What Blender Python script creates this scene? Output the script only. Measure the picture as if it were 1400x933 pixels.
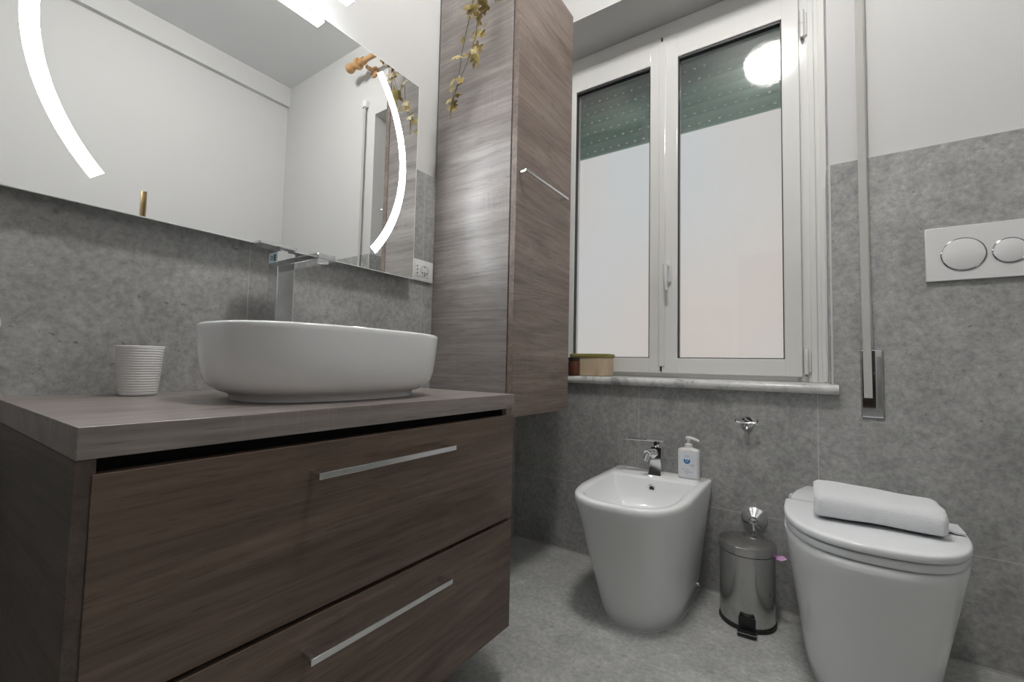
import bpy, bmesh, math, random
from mathutils import Vector, Matrix, noise

for o in list(bpy.data.objects):
    bpy.data.objects.remove(o, do_unlink=True)
SC = bpy.context.scene
COL = SC.collection
PI = math.pi

# ------------------------------------------------------------------ camera
YAW, PITCH, ROLL, FPX, CAMZ = .599155690, -.0532030170, .0217930251, 604.0677, .81
ca, sa, cb, sb, cc, sc_ = math.cos(YAW), math.sin(YAW), math.cos(PITCH), math.sin(PITCH), math.cos(ROLL), math.sin(ROLL)
Rw = (Matrix(((cc, -sc_, 0), (sc_, cc, 0), (0, 0, 1))) @ Matrix(((1, 0, 0), (0, cb, -sb), (0, sb, cb)))
      @ Matrix(((1, 0, 0), (0, 0, -1), (0, 1, 0))) @ Matrix(((ca, sa, 0), (-sa, ca, 0), (0, 0, 1))))
cam_d = bpy.data.cameras.new('camera')
cam_d.sensor_width = 36
cam_d.lens = FPX * 36 / 1400
cam_d.clip_start = .02
cam = bpy.data.objects.new('camera', cam_d)
M = Matrix((Rw[0], -Rw[1], -Rw[2])).transposed().to_4x4()
M.translation = (0, 0, CAMZ)
cam.matrix_world = M
COL.objects.link(cam)
SC.camera = cam

# ------------------------------------------------------------------ light and exposure
LAMP, BAR, ARC, SKY = 62.0, 24.0, 25.0, .57
SC.view_settings.view_transform = 'Standard'
SC.view_settings.look = 'None'
SC.view_settings.gamma = 1
SC.view_settings.use_curve_mapping = False
SC.view_settings.exposure = 0.46
W = bpy.data.worlds.new('sky')
SC.world = W
W.use_nodes = True
wn, wl = W.node_tree.nodes, W.node_tree.links
bg = wn['Background']
tc = wn.new('ShaderNodeTexCoord')
ns = wn.new('ShaderNodeTexNoise'); ns.inputs['Scale'].default_value = 2.2; ns.inputs['Detail'].default_value = 1
cr = wn.new('ShaderNodeValToRGB')
cr.color_ramp.elements[0].position = .35; cr.color_ramp.elements[0].color = (.98, .87, .81, 1)
cr.color_ramp.elements[1].position = .65; cr.color_ramp.elements[1].color = (.90, .92, .93, 1)
wl.new(tc.outputs['Generated'], ns.inputs['Vector'])
wl.new(ns.outputs['Fac'], cr.inputs['Fac'])
wl.new(cr.outputs['Color'], bg.inputs['Color'])
bg.inputs['Strength'].default_value = SKY

# ------------------------------------------------------------------ places
LW, BW, RW, FW, CEIL = -1.186, 1.79, 1.145, -1.45, 2.965   # tile faces of the left and back wall
MX = -1.15                                                 # mirror glass

# ------------------------------------------------------------------ materials
def new_mat(name):
    m = bpy.data.materials.new(name); m.use_nodes = True
    nt = m.node_tree
    return m, nt.nodes, nt.links, nt.nodes['Principled BSDF']
def simple(name, col, rough=.5, metal=0, bump=0, bscale=60, spec=.5, coat=0, sheen=0, emit=None, estr=0):
    m, n, l, b = new_mat(name)
    b.inputs['Base Color'].default_value = (*col, 1)
    b.inputs['Roughness'].default_value = rough
    b.inputs['Metallic'].default_value = metal
    b.inputs['Specular IOR Level'].default_value = spec
    b.inputs['Coat Weight'].default_value = coat
    b.inputs['Sheen Weight'].default_value = sheen
    if emit:
        b.inputs['Emission Color'].default_value = (*emit, 1)
        b.inputs['Emission Strength'].default_value = estr
    if bump:
        t = n.new('ShaderNodeTexCoord'); x = n.new('ShaderNodeTexNoise')
        x.inputs['Scale'].default_value = bscale; x.inputs['Detail'].default_value = 4
        bp = n.new('ShaderNodeBump'); bp.inputs['Strength'].default_value = bump; bp.inputs['Distance'].default_value = .004
        l.new(t.outputs['Object'], x.inputs['Vector']); l.new(x.outputs['Fac'], bp.inputs['Height'])
        l.new(bp.outputs['Normal'], b.inputs['Normal'])
    return m
def mth(n, l, op, a, b=None, c=None):
    x = n.new('ShaderNodeMath'); x.operation = op
    for i, v in enumerate((a, b, c)):
        if v is None: continue
        if isinstance(v, (int, float)): x.inputs[i].default_value = v
        else: l.new(v, x.inputs[i])
    return x.outputs[0]
def ramp(n, l, src, stops):
    r = n.new('ShaderNodeValToRGB'); e = r.color_ramp.elements
    while len(e) < len(stops): e.new(.5)
    for k, (p, c) in zip(e, stops):
        k.position = p; k.color = (*c, 1) if len(c) == 3 else c
    l.new(src, r.inputs['Fac']); return r.outputs['Color']
def noi(n, l, vec, scale, detail=4, rough=.55, dist=0):
    x = n.new('ShaderNodeTexNoise'); x.inputs['Scale'].default_value = scale
    x.inputs['Detail'].default_value = detail; x.inputs['Roughness'].default_value = rough
    x.inputs['Distortion'].default_value = dist
    l.new(vec, x.inputs['Vector']); return x.outputs['Fac']
def mix(n, l, fac, a, b, mode='MIX'):
    x = n.new('ShaderNodeMix'); x.data_type = 'RGBA'; x.blend_type = mode
    for s, v in ((0, fac), (6, a), (7, b)):
        if isinstance(v, (int, float)): x.inputs[s].default_value = v
        elif isinstance(v, tuple): x.inputs[s].default_value = (*v, 1)
        else: l.new(v, x.inputs[s])
    return x.outputs[2]
def stone(name, lines, lo, hi, grout=(.55, .55, .54), rough=.42, tonal=0.0, gw=.0011):
    """grey stone-look tile; lines = [(axis, offset, pitch)] of thin grout"""
    m, n, l, b = new_mat(name)
    t = n.new('ShaderNodeTexCoord'); v = t.outputs['Object']
    big = noi(n, l, v, 2.6, 6, .62, .4)
    med = noi(n, l, v, 11, 8, .7, .6)
    s = mth(n, l, 'ADD', mth(n, l, 'MULTIPLY', big, .55), mth(n, l, 'MULTIPLY', med, .45))
    mid = tuple((a + c) / 2 for a, c in zip(lo, hi))
    col = ramp(n, l, s, [(.36, lo), (.5, mid), (.64, hi)])
    mot = ramp(n, l, noi(n, l, v, 19, 10, .78, 1.2), [(.34, (.28, .28, .28)), (.5, (.5, .5, .5)), (.66, (.72, .72, .72))])
    col = mix(n, l, .34, col, mot, 'OVERLAY')
    fine = noi(n, l, v, 70, 5, .7)
    col = mix(n, l, .5, col, ramp(n, l, fine, [(.3, (.25, .25, .25)), (.7, (.75, .75, .75))]), 'OVERLAY')
    # dark pits and pale flecks of the stone
    pit = ramp(n, l, noi(n, l, v, 42, 3, .6, .8), [(.66, (0, 0, 0)), (.74, (1, 1, 1))])
    pit2 = ramp(n, l, noi(n, l, v, 5, 2), [(.45, (0, 0, 0)), (.62, (1, 1, 1))])
    pm = mth(n, l, 'MULTIPLY', pit, mth(n, l, 'MULTIPLY', pit2, .55))
    col = mix(n, l, pm, col, tuple(x * .5 for x in lo))
    fl = ramp(n, l, noi(n, l, v, 30, 4, .6, 1.5), [(.68, (0, 0, 0)), (.78, (.35, .35, .35))])
    col = mix(n, l, fl, col, tuple(min(1, x * 1.35) for x in hi))
    # small dark pores, scattered, some grouped
    vo = n.new('ShaderNodeTexVoronoi'); vo.inputs['Scale'].default_value = 52; vo.inputs['Randomness'].default_value = 1
    wv = n.new('ShaderNodeVectorMath'); wv.operation = 'ADD'; nz = n.new('ShaderNodeTexNoise'); nz.inputs['Scale'].default_value = 60
    sc_v = n.new('ShaderNodeVectorMath'); sc_v.operation = 'SCALE'; sc_v.inputs['Scale'].default_value = .02
    l.new(v, nz.inputs['Vector']); l.new(nz.outputs['Color'], sc_v.inputs[0]); l.new(v, wv.inputs[0]); l.new(sc_v.outputs[0], wv.inputs[1])
    l.new(wv.outputs[0], vo.inputs['Vector'])
    sepc = n.new('ShaderNodeSeparateColor'); l.new(vo.outputs['Color'], sepc.inputs[0])
    rad = mth(n, l, 'MULTIPLY', mth(n, l, 'POWER', sepc.outputs[0], 3.0), .19)
    dot = mth(n, l, 'LESS_THAN', vo.outputs['Distance'], rad)
    grp = ramp(n, l, noi(n, l, v, 4.2, 3), [(.40, (.10, .10, .10)), (.60, (.66, .66, .66))])
    col = mix(n, l, mth(n, l, 'MULTIPLY', dot, grp), col, tuple(x * .52 for x in lo))
    vein = ramp(n, l, noi(n, l, v, 13, 5, .6, 2.5), [(.485, (0, 0, 0)), (.5, (.28, .28, .28)), (.515, (0, 0, 0))])
    vg = ramp(n, l, noi(n, l, v, 6.3, 2), [(.5, (0, 0, 0)), (.62, (1, 1, 1))])
    col = mix(n, l, mth(n, l, 'MULTIPLY', vein, vg), col, tuple(min(1, x * 1.4) for x in hi))
    sep = n.new('ShaderNodeSeparateXYZ'); l.new(v, sep.inputs[0])
    mask = None
    if tonal:
        vs = []
        for ax, off, pitch in lines:
            vs.append(mth(n, l, 'FLOOR', mth(n, l, 'DIVIDE', mth(n, l, 'SUBTRACT', sep.outputs[ax], off), pitch)))
        cx = n.new('ShaderNodeCombineXYZ')
        for i, q in enumerate(vs): l.new(q, cx.inputs[i])
        wn_ = n.new('ShaderNodeTexWhiteNoise'); l.new(cx.outputs[0], wn_.inputs['Vector'])
        k = mth(n, l, 'ADD', 1 - tonal / 2, mth(n, l, 'MULTIPLY', wn_.outputs['Value'], tonal))
        cmb = n.new('ShaderNodeCombineColor')
        for i in range(3): l.new(k, cmb.inputs[i])
        col = mix(n, l, 1.0, col, cmb.outputs[0], 'MULTIPLY')
    for ax, off, pitch in lines:
        u = mth(n, l, 'DIVIDE', mth(n, l, 'SUBTRACT', sep.outputs[ax], off), pitch)
        d = mth(n, l, 'MULTIPLY', mth(n, l, 'ABSOLUTE', mth(n, l, 'SUBTRACT', u, mth(n, l, 'ROUND', u))), pitch)
        g = mth(n, l, 'LESS_THAN', d, gw)
        mask = g if mask is None else mth(n, l, 'MAXIMUM', mask, g)
    if mask is not None: col = mix(n, l, mask, col, grout)
    l.new(col, b.inputs['Base Color'])
    b.inputs['Roughness'].default_value = rough
    bp = n.new('ShaderNodeBump'); bp.inputs['Strength'].default_value = .12; bp.inputs['Distance'].default_value = .003
    l.new(med, bp.inputs['Height']); l.new(bp.outputs['Normal'], b.inputs['Normal'])
    return m
def wood(name, grain, dark, light, rough=.42, seed=0.0, spec=.5):
    m, n, l, b = new_mat(name)
    t = n.new('ShaderNodeTexCoord'); mp = n.new('ShaderNodeMapping')
    sc = [9.0, 9.0, 9.0]; sc[grain] = 1.1
    mp.inputs['Scale'].default_value = sc; mp.inputs['Location'].default_value = (seed, seed * .7, seed * 1.3)
    l.new(t.outputs['Object'], mp.inputs['Vector'])
    a = noi(n, l, mp.outputs['Vector'], 1.6, 6, .62, 1.6)
    mp2 = n.new('ShaderNodeMapping'); sc2 = [150.0] * 3; sc2[grain] = 5.0
    mp2.inputs['Scale'].default_value = sc2; l.new(t.outputs['Object'], mp2.inputs['Vector'])
    f = noi(n, l, mp2.outputs['Vector'], 1.0, 4, .6, .3)
    mp3 = n.new('ShaderNodeMapping'); sc3 = [34.0] * 3; sc3[grain] = 1.7
    mp3.inputs['Scale'].default_value = sc3; l.new(t.outputs['Object'], mp3.inputs['Vector'])
    g = noi(n, l, mp3.outputs['Vector'], 1.0, 5, .65, 1.0)
    s = mth(n, l, 'ADD', mth(n, l, 'MULTIPLY', a, .42), mth(n, l, 'ADD', mth(n, l, 'MULTIPLY', g, .33), mth(n, l, 'MULTIPLY', f, .25)))
    mid = tuple((p + q) / 2 for p, q in zip(dark, light))
    col = ramp(n, l, s, [(.36, dark), (.5, mid), (.62, light)])
    mp5 = n.new('ShaderNodeMapping'); sc5 = [5.0] * 3; sc5[grain] = .42
    mp5.inputs['Scale'].default_value = sc5; mp5.inputs['Location'].default_value = (seed + 2, seed, seed * .4)
    l.new(t.outputs['Object'], mp5.inputs['Vector'])
    fld = noi(n, l, mp5.outputs['Vector'], 1.0, 2, .4, .3)
    rings_ = mth(n, l, 'FRACT', mth(n, l, 'MULTIPLY', fld, 26.0))
    ln = ramp(n, l, rings_, [(.0, (.38, .38, .38)), (.25, (0, 0, 0)), (.6, (0, 0, 0)), (1.0, (.38, .38, .38))])
    lg = ramp(n, l, noi(n, l, mp.outputs['Vector'], .7, 2), [(.42, (0, 0, 0)), (.6, (1, 1, 1))])
    col = mix(n, l, mth(n, l, 'MULTIPLY', ln, lg), col, tuple(p * .72 for p in dark))
    mp6 = n.new('ShaderNodeMapping'); sc6 = [230.0] * 3; sc6[grain] = 16.0
    mp6.inputs['Scale'].default_value = sc6; l.new(t.outputs['Object'], mp6.inputs['Vector'])
    por = ramp(n, l, noi(n, l, mp6.outputs['Vector'], 1.0, 2), [(.60, (0, 0, 0)), (.70, (.5, .5, .5))])
    col = mix(n, l, por, col, tuple(p * .6 for p in dark))
    # sawn marks across the grain, in patches
    mp4 = n.new('ShaderNodeMapping'); sc4 = [7.0] * 3; sc4[grain] = 130.0
    mp4.inputs['Scale'].default_value = sc4; l.new(t.outputs['Object'], mp4.inputs['Vector'])
    saw = ramp(n, l, noi(n, l, mp4.outputs['Vector'], 1.0, 2), [(.52, (0, 0, 0)), (.72, (1, 1, 1))])
    pat = ramp(n, l, noi(n, l, t.outputs['Object'], 4.5, 2), [(.55, (0, 0, 0)), (.68, (.22, .22, .22))])
    col = mix(n, l, mth(n, l, 'MULTIPLY', saw, pat), col, tuple(min(1, x * 1.35) for x in light))
    l.new(col, b.inputs['Base Color'])
    b.inputs['Roughness'].default_value = rough
    b.inputs['Specular IOR Level'].default_value = spec
    bp = n.new('ShaderNodeBump'); bp.inputs['Strength'].default_value = .25; bp.inputs['Distance'].default_value = .0015
    l.new(f, bp.inputs['Height']); l.new(bp.outputs['Normal'], b.inputs['Normal'])
    return m

LO, HI = (.275, .275, .268), (.44, .44, .429)
m_tile_left = stone('stone_tile_left', [(1, .542, .6), (2, .302, 1.213)], LO, HI)
m_tile_back = stone('stone_tile_back', [(0, .010, .6), (2, .302, 1.2)], LO, HI)
m_floor = stone('stone_floor', [(0, -.59, .6), (1, 1.25, .6)], (.345, .35, .34), (.52, .525, .51), grout=(.37, .37, .36), rough=.38, tonal=.22, gw=.0009)
m_plaster = simple('white_plaster', (.655, .652, .646), .75, bump=.05, bscale=25)
m_ceiling = simple('ceiling_paint', (.80, .81, .81), .8)
WD, WL = (.062, .040, .029), (.188, .132, .100)
m_wood_dim = wood('oak_laminate_dim', 1, WD, WL, .40, 0)  # drawers: same oak as the door, weaker light put into the colour
m_wood_lit = wood('oak_laminate_side_lit', 0, (.195, .172, .162), (.39, .35, .33), .34, 3.1)  # cabinet side: same oak, paled to paint in its sheen
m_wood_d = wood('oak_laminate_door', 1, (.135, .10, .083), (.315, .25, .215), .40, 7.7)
m_wood_shaded = wood('oak_laminate_shaded', 0, (.042, .030, .025), (.12, .09, .074), .45, 2.2)  # vanity body: drawer oak with its shade put into the colour
m_wood_sheen = wood('oak_laminate_top_sheen', 1, (.15, .125, .114), (.325, .282, .262), .33, 5.2, 1.0)  # worktop: same oak, grazing sheen painted as a paler colour
m_dark = simple('recess_shade', (.02, .018, .016), .7)  # near-black standing in for shade inside the furniture
m_chrome = simple('chrome', (.80, .81, .82), .06, 1)
m_ring = simple('chrome_groove_shade', (.33, .33, .34), .12, 1)  # chrome darkened to stand in for the shaded groove round the buttons
m_brushed = simple('brushed_steel', (.50, .495, .485), .17, 1)
m_nickel = simple('satin_bar', (.72, .72, .72), .24, 1)
m_ceramic = simple('glazed_ceramic', (.885, .895, .90), .08)
m_plastic = simple('white_plastic', (.78, .78, .78), .22)
m_pvc = simple('window_pvc', (.82, .82, .80), .09)
m_seat = simple('white_seat', (.86, .875, .89), .14)
m_marble = None
m_black = simple('black_plastic', (.015, .015, .016), .4)
m_gasket = simple('gasket', (.03, .032, .034), .5)
m_mirror = simple('mirror_silver', (.87, .885, .88), 0, 1)
m_mirror_edge = simple('mirror_edge', (.88, .92, .91), .25)
m_green = simple('shutter_green', (.075, .22, .165), .45)
m_towel = simple('white_terry', (.88, .89, .91), .95, bump=.9, bscale=420, sheen=.4)
m_cord = simple('strap_webbing', (.52, .51, .49), .8, bump=.4, bscale=300)
m_leaf = None
m_arc = simple('led_strip', (.9, .9, .9), .5, emit=(.90, .96, 1.0), estr=ARC)
m_bar = simple('led_diffuser', (.9, .9, .9), .5, emit=(.90, .97, 1.0), estr=BAR)
m_dome = simple('opal_lamp_glass', (.9, .9, .9), .3, emit=(1.0, .975, .945), estr=LAMP)

def make_marble():
    m, n, l, b = new_mat('white_marble')
    t = n.new('ShaderNodeTexCoord')
    f = noi(n, l, t.outputs['Object'], 7, 8, .65, 1.8)
    l.new(ramp(n, l, f, [(.36, (.36, .37, .37)), (.46, (.60, .60, .59)), (.6, (.70, .70, .69))]), b.inputs['Base Color'])
    b.inputs['Roughness'].default_value = .25
    return m
m_marble = make_marble()
def make_leaf():
    m, n, l, b = new_mat('dried_leaf')
    t = n.new('ShaderNodeTexCoord')
    f = noi(n, l, t.outputs['Object'], 22, 3)
    l.new(ramp(n, l, f, [(.3, (.10, .065, .018)), (.5, (.30, .22, .06)), (.7, (.52, .43, .19))]), b.inputs['Base Color'])
    b.inputs['Roughness'].default_value = .6
    return m
m_leaf = make_leaf()
m_stem = simple('dry_stem', (.13, .10, .06), .8)
def make_glass():
    m = bpy.data.materials.new('frosted_glass'); m.use_nodes = True
    n, l = m.node_tree.nodes, m.node_tree.links
    n.remove(n['Principled BSDF'])
    out = n['Material Output']
    t = n.new('ShaderNodeTexCoord'); mp = n.new('ShaderNodeMapping'); mp.inputs['Scale'].default_value = (14, 14, 90)
    l.new(t.outputs['Object'], mp.inputs['Vector'])
    f = noi(n, l, mp.outputs['Vector'], 1.5, 3)
    bp = n.new('ShaderNodeBump'); bp.inputs['Strength'].default_value = .05; bp.inputs['Distance'].default_value = .002
    l.new(f, bp.inputs['Height'])
    rf = n.new('ShaderNodeBsdfRefraction'); rf.inputs['Roughness'].default_value = .12; rf.inputs['IOR'].default_value = 1.2
    rf.inputs['Color'].default_value = (.95, .96, .96, 1)
    gl = n.new('ShaderNodeBsdfGlossy'); gl.inputs['Roughness'].default_value = .04
    l.new(bp.outputs['Normal'], gl.inputs['Normal'])
    fr = n.new('ShaderNodeFresnel'); fr.inputs['IOR'].default_value = 1.5
    mx = n.new('ShaderNodeMixShader')
    df = n.new('ShaderNodeBsdfDiffuse'); df.inputs['Color'].default_value = (.72, .75, .74, 1)
    tl = n.new('ShaderNodeBsdfTranslucent'); tl.inputs['Color'].default_value = (.8, .8, .8, 1)
    m1 = n.new('ShaderNodeMixShader'); m1.inputs[0].default_value = .6
    l.new(df.outputs[0], m1.inputs[1]); l.new(tl.outputs[0], m1.inputs[2])
    m2 = n.new('ShaderNodeMixShader'); m2.inputs[0].default_value = .13
    l.new(rf.outputs[0], m2.inputs[1]); l.new(m1.outputs[0], m2.inputs[2])
    l.new(fr.outputs[0], mx.inputs[0]); l.new(m2.outputs[0], mx.inputs[1]); l.new(gl.outputs[0], mx.inputs[2])
    l.new(mx.outputs[0], out.inputs['Surface'])
    return m
m_glass = make_glass()

# ------------------------------------------------------------------ mesh helpers (world coordinates)
def box(bm, x0, x1, y0, y1, z0, z1, bev=0, seg=2):
    b2 = bmesh.new()
    bmesh.ops.create_cube(b2, size=1)
    for v in b2.verts:
        v.co = Vector(((x0 + x1) / 2 + v.co.x * (x1 - x0), (y0 + y1) / 2 + v.co.y * (y1 - y0), (z0 + z1) / 2 + v.co.z * (z1 - z0)))
    if bev: bmesh.ops.bevel(b2, geom=b2.edges[:], offset=bev, segments=seg, profile=.5, affect='EDGES')
    merge(bm, b2)
def merge(bm, b2, mat=None):
    if mat is not None: bmesh.ops.transform(b2, matrix=mat, verts=b2.verts)
    me = bpy.data.meshes.new('tmp'); b2.to_mesh(me); b2.free(); bm.from_mesh(me); bpy.data.meshes.remove(me)
def loft(bm, rings, cap0=True, cap1=True, closed=True):
    vr = [[bm.verts.new(p) for p in r] for r in rings]
    n = len(vr[0])
    for a, b in zip(vr, vr[1:]):
        for i in range(n if closed else n - 1):
            j = (i + 1) % n
            bm.faces.new((a[i], a[j], b[j], b[i]))
    if cap0: bm.faces.new(list(reversed(vr[0])))
    if cap1: bm.faces.new(vr[-1])
    bmesh.ops.recalc_face_normals(bm, faces=bm.faces)
def lathe(bm, prof, c, axis='Z', n=40):
    """prof = [(radius, height)] about axis through c"""
    rings = []
    for r, h in prof:
        ring = []
        for i in range(n):
            a = 2 * PI * i / n
            u, w = max(r, 1e-5) * math.cos(a), max(r, 1e-5) * math.sin(a)
            p = {'Z': (u, w, h), 'Y': (u, h, w), 'X': (h, u, w)}[axis]
            ring.append(Vector(c) + Vector(p))
        rings.append(ring)
    b2 = bmesh.new(); loft(b2, rings); merge(bm, b2)
def tube(bm, pts, r, n=12, caps=True):
    pts = [Vector(p) for p in pts]
    rings = []; up = None
    for i, p in enumerate(pts):
        d = (pts[min(i + 1, len(pts) - 1)] - pts[max(i - 1, 0)]).normalized()
        if up is None: up = d.orthogonal().normalized()
        up = (up - d * up.dot(d)).normalized(); s = d.cross(up)
        rr = r[i] if isinstance(r, (list, tuple)) else r
        rings.append([p + (up * math.cos(2 * PI * k / n) + s * math.sin(2 * PI * k / n)) * rr for k in range(n)])
    b2 = bmesh.new(); loft(b2, rings, caps, caps); merge(bm, b2)
def origin_of(p):
    o = Vector((0, 0, 0))
    while p: o += p.location; p = p.parent
    return o
def obj(name, bm, mat, parent=None, base=None, smooth=35, label=None):
    me = bpy.data.meshes.new(name)
    o = bpy.data.objects.new(name, me)
    off = origin_of(parent) if parent else Vector(base or (0, 0, 0))
    bmesh.ops.translate(bm, verts=bm.verts, vec=-off)
    bm.to_mesh(me); bm.free()
    for p in me.polygons: p.use_smooth = smooth > 0
    if smooth > 0: me.set_sharp_from_angle(angle=math.radians(smooth))
    me.materials.append(mat)
    if parent: o.parent = parent
    else: o.location = off
    if label: o['label'] = label
    COL.objects.link(o)
    return o
def tag(o, label, cat, group=None):
    o['label'] = label; o['category'] = cat
    if group: o['group'] = group
    return o
def thing(name, label, cat, loc, group=None):
    o = bpy.data.objects.new(name, None); COL.objects.link(o)
    o.empty_display_size = .05; o.location = loc
    return tag(o, label, cat, group)
def struct(name, bm, mat, smooth=0):
    o = obj(name, bm, mat, smooth=smooth); o['kind'] = 'structure'; return o
def bx(*a, **k):
    bm = bmesh.new(); box(bm, *a, **k); return bm
def spow(c, e): return math.copysign(abs(c) ** e, c)
def sellipse(cx, cy, rx, ry, z, n=2.6, N=96):
    return [Vector((cx + rx * spow(math.cos(2 * PI * i / N), 2 / n), cy + ry * spow(math.sin(2 * PI * i / N), 2 / n), z)) for i in range(N)]

# ================================================================== the room
TP = .008                                       # tile thickness
PX, PY = LW - TP, BW + TP                       # plaster faces
WX0, WX1, WZ0, WZ1 = -1.15, .050, .735, 2.428   # window opening
struct('floor', bx(PX - .2, RW + .2, FW - .2, PY + .5, -.1, 0), m_floor)
struct('ceiling', bx(PX - .2, RW + .2, FW - .2, PY + .5, CEIL, CEIL + .1), m_ceiling)
struct('wall_left', bx(PX - .15, PX, FW, PY + .4, 0, CEIL), m_plaster)
struct('wall_right', bx(RW, RW + .15, FW, PY + .4, 0, CEIL), m_plaster)
struct('wall_front', bx(PX - .15, RW + .15, FW - .15, FW, 0, CEIL), m_plaster)
bm = bmesh.new()
box(bm, WX1, RW, PY, PY + .37, 0, CEIL)
box(bm, PX, WX0, PY, PY + .37, 0, CEIL)
box(bm, WX0, WX1, PY, PY + .37, 0, WZ0)
box(bm, WX0, WX1, PY, PY + .37, WZ1, CEIL)
struct('wall_back', bm, m_plaster)
struct('trim_1', bx(PX, LW, FW, PY, 0, 1.515), m_tile_left)          # stone wainscot, left wall
bm = bmesh.new()
box(bm, WX1, RW, BW, PY, 0, 1.502)
box(bm, LW, WX1, BW, PY, 0, WZ0)
struct('trim_2', bm, m_tile_back)                                     # stone wainscot, back wall
bm = bmesh.new()
box(bm, RW - TP, RW, FW, PY, 0, 1.5); box(bm, PX, -.75, FW, FW + TP, 0, 1.5); box(bm, .75, RW, FW, FW + TP, 0, 1.5)
struct('trim_8', bm, m_tile_left)
bm = bmesh.new()
box(bm, -.70, .70, FW, FW + .03, 0, 2.1, .003)  # unseen dark door, added to cut bounce light from behind the camera
door = struct('unseen_door', bm, wood('dark_oak', 2, (.018, .012, .009), (.045, .03, .022), .4), 20)
bm = bmesh.new()
box(bm, -.76, -.70, FW, FW + .045, 0, 2.16, .003); box(bm, .70, .76, FW, FW + .045, 0, 2.16, .003); box(bm, -.70, .70, FW, FW + .045, 2.1, 2.16, .003)
obj('unseen_door_frame', bm, simple('white_lacquer', (.75, .75, .74), .3), door, smooth=20)
bm = bmesh.new()
lathe(bm, [(0, 0), (.026, 0), (.026, .006), (.009, .008), (.009, .045), (0, .046)], (.62, FW + .03, 1.0), 'Y', 24)
tube(bm, [(.62, FW + .07, 1.0), (.55, FW + .072, 1.0), (.50, FW + .07, 1.0)], .009, 12)
obj('handle', bm, m_chrome, door)                                    # stone on the right and front wall
bm = bmesh.new()
box(bm, WX1 - .006, WX1, BW + .002, BW + .13, .768, 1.502)
struct('trim_3', bm, m_tile_back)                                     # tiled reveal
bm = bmesh.new()
box(bm, WX1 - .0015, WX1 + .0045, BW - .0015, BW + .006, .768, 1.502, .001)
struct('trim_4', bm, simple('alu_tile_edge', (.62, .62, .61), .35))   # tile edge profile
struct('trim_5', bx(RW - .035, RW, FW, PY, 2.812, CEIL), m_plaster)   # boxed beam on the right wall
bm = bmesh.new()
box(bm, LW, LW + .004, FW, BW, 0.0, .003)
struct('trim_6', bx(LW, RW, BW - .003, BW, 0, .004), simple('floor_joint', (.45, .45, .44), .8))

# ---------------------------------------------------------------- window
YS = 2.02                                        # room face of the sashes
win = bpy.data.objects.new('window_1', None); COL.objects.link(win)
win.location = (-.55, 2.06, .767); win['kind'] = 'structure'
FX0, FX1, FZ0, FZ1 = -1.13, .0495, .767, 2.427
SZ0, SZ1 = .786, 2.35
bm = bmesh.new()
FY0, FY1 = 2.037, 2.10
box(bm, FX0, FX0 + .075, FY0, FY1, FZ0, FZ1, .003)
box(bm, FX1 - .098, FX1, FY0, FY1, FZ0, FZ1, .003)
box(bm, FX0 + .07, FX1 - .09, FY0, FY1, FZ0, FZ0 + .055, .003)
box(bm, FX0 + .07, FX1 - .09, FY0, FY1, FZ1 - .11, FZ1, .003)
box(bm, FX1 - .055, FX1 - .035, FY0 - .007, FY0 + .01, FZ0, FZ1, .002)   # moulded step of the frame
box(bm, FX1 - .022, FX1, FY0 - .012, FY0 + .01, FZ0, FZ1, .002)
obj('frame', bm, m_pvc, win, smooth=20)
def sash(x0, x1, px0, px1, pz0, pz1):
    bm = bmesh.new(); y0, y1 = YS, YS + .062
    bv = .004
    box(bm, x0, px0, y0, y1, SZ0, SZ1, bv)
    box(bm, px1, x1, y0, y1, SZ0, SZ1, bv)
    box(bm, px0 - .004, px1 + .004, y0, y1, SZ0, pz0, bv)
    box(bm, px0 - .004, px1 + .004, y0, y1, pz1, SZ1, bv)
    s = obj('sash', bm, m_pvc, win, smooth=20)
    bm = bmesh.new(); g = .0035
    for (a, b, c, d) in ((px0 - .001, px0 + g, pz0, pz1), (px1 - g, px1 + .001, pz0, pz1), (px0, px1, pz0 - .001, pz0 + g), (px0, px1, pz1 - g * 2.6, pz1 + .001)):
        box(bm, a, b, YS + .006, YS + .03, c, d)
    obj('gasket', bm, m_gasket, s, smooth=0)
    obj('glass_pane', bx(px0, px1, YS + .026, YS + .032, pz0, pz1), m_glass, s, smooth=0)
    return s
PZ0, PZ1 = .854, 2.234
sl = sash(-1.072, -.5665, -1.006, -.6215, PZ0, PZ1)
sr = sash(-.5655, -.033, -.4955, -.0925, PZ0, PZ1)
bm = bmesh.new(); box(bm, -.578, -.548, YS - .006, YS + .004, SZ0 + .03, SZ1 - .02, .004)
obj('meeting_strip', bm, m_pvc, sr, smooth=20)
bm = bmesh.new()
box(bm, -.5695, -.5625, YS - .0065, YS - .001, SZ0 + .008, SZ0 + .028)
box(bm, -.5695, -.5625, YS - .0065, YS - .001, SZ1 - .02, SZ1 - .002)
obj('end_gap', bm, m_gasket, sr, smooth=0)
hd = obj('handle_plate', bx(-.551, -.521, YS - .014, YS, 1.19, 1.29, .006, 3), m_plastic, sr)
bm = bmesh.new()
lathe(bm, [(.010, 0), (.010, -.03), (.008, -.034)], (-.536, YS - .012, 1.262), 'Y', 20)
tube(bm, [(-.536, YS - .043, 1.268), (-.536, YS - .046, 1.24), (-.535, YS - .046, 1.19), (-.534, YS - .043, 1.152)], [.010, .0105, .009, .007], 14)
obj('handle', bm, m_plastic, sr)
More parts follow.
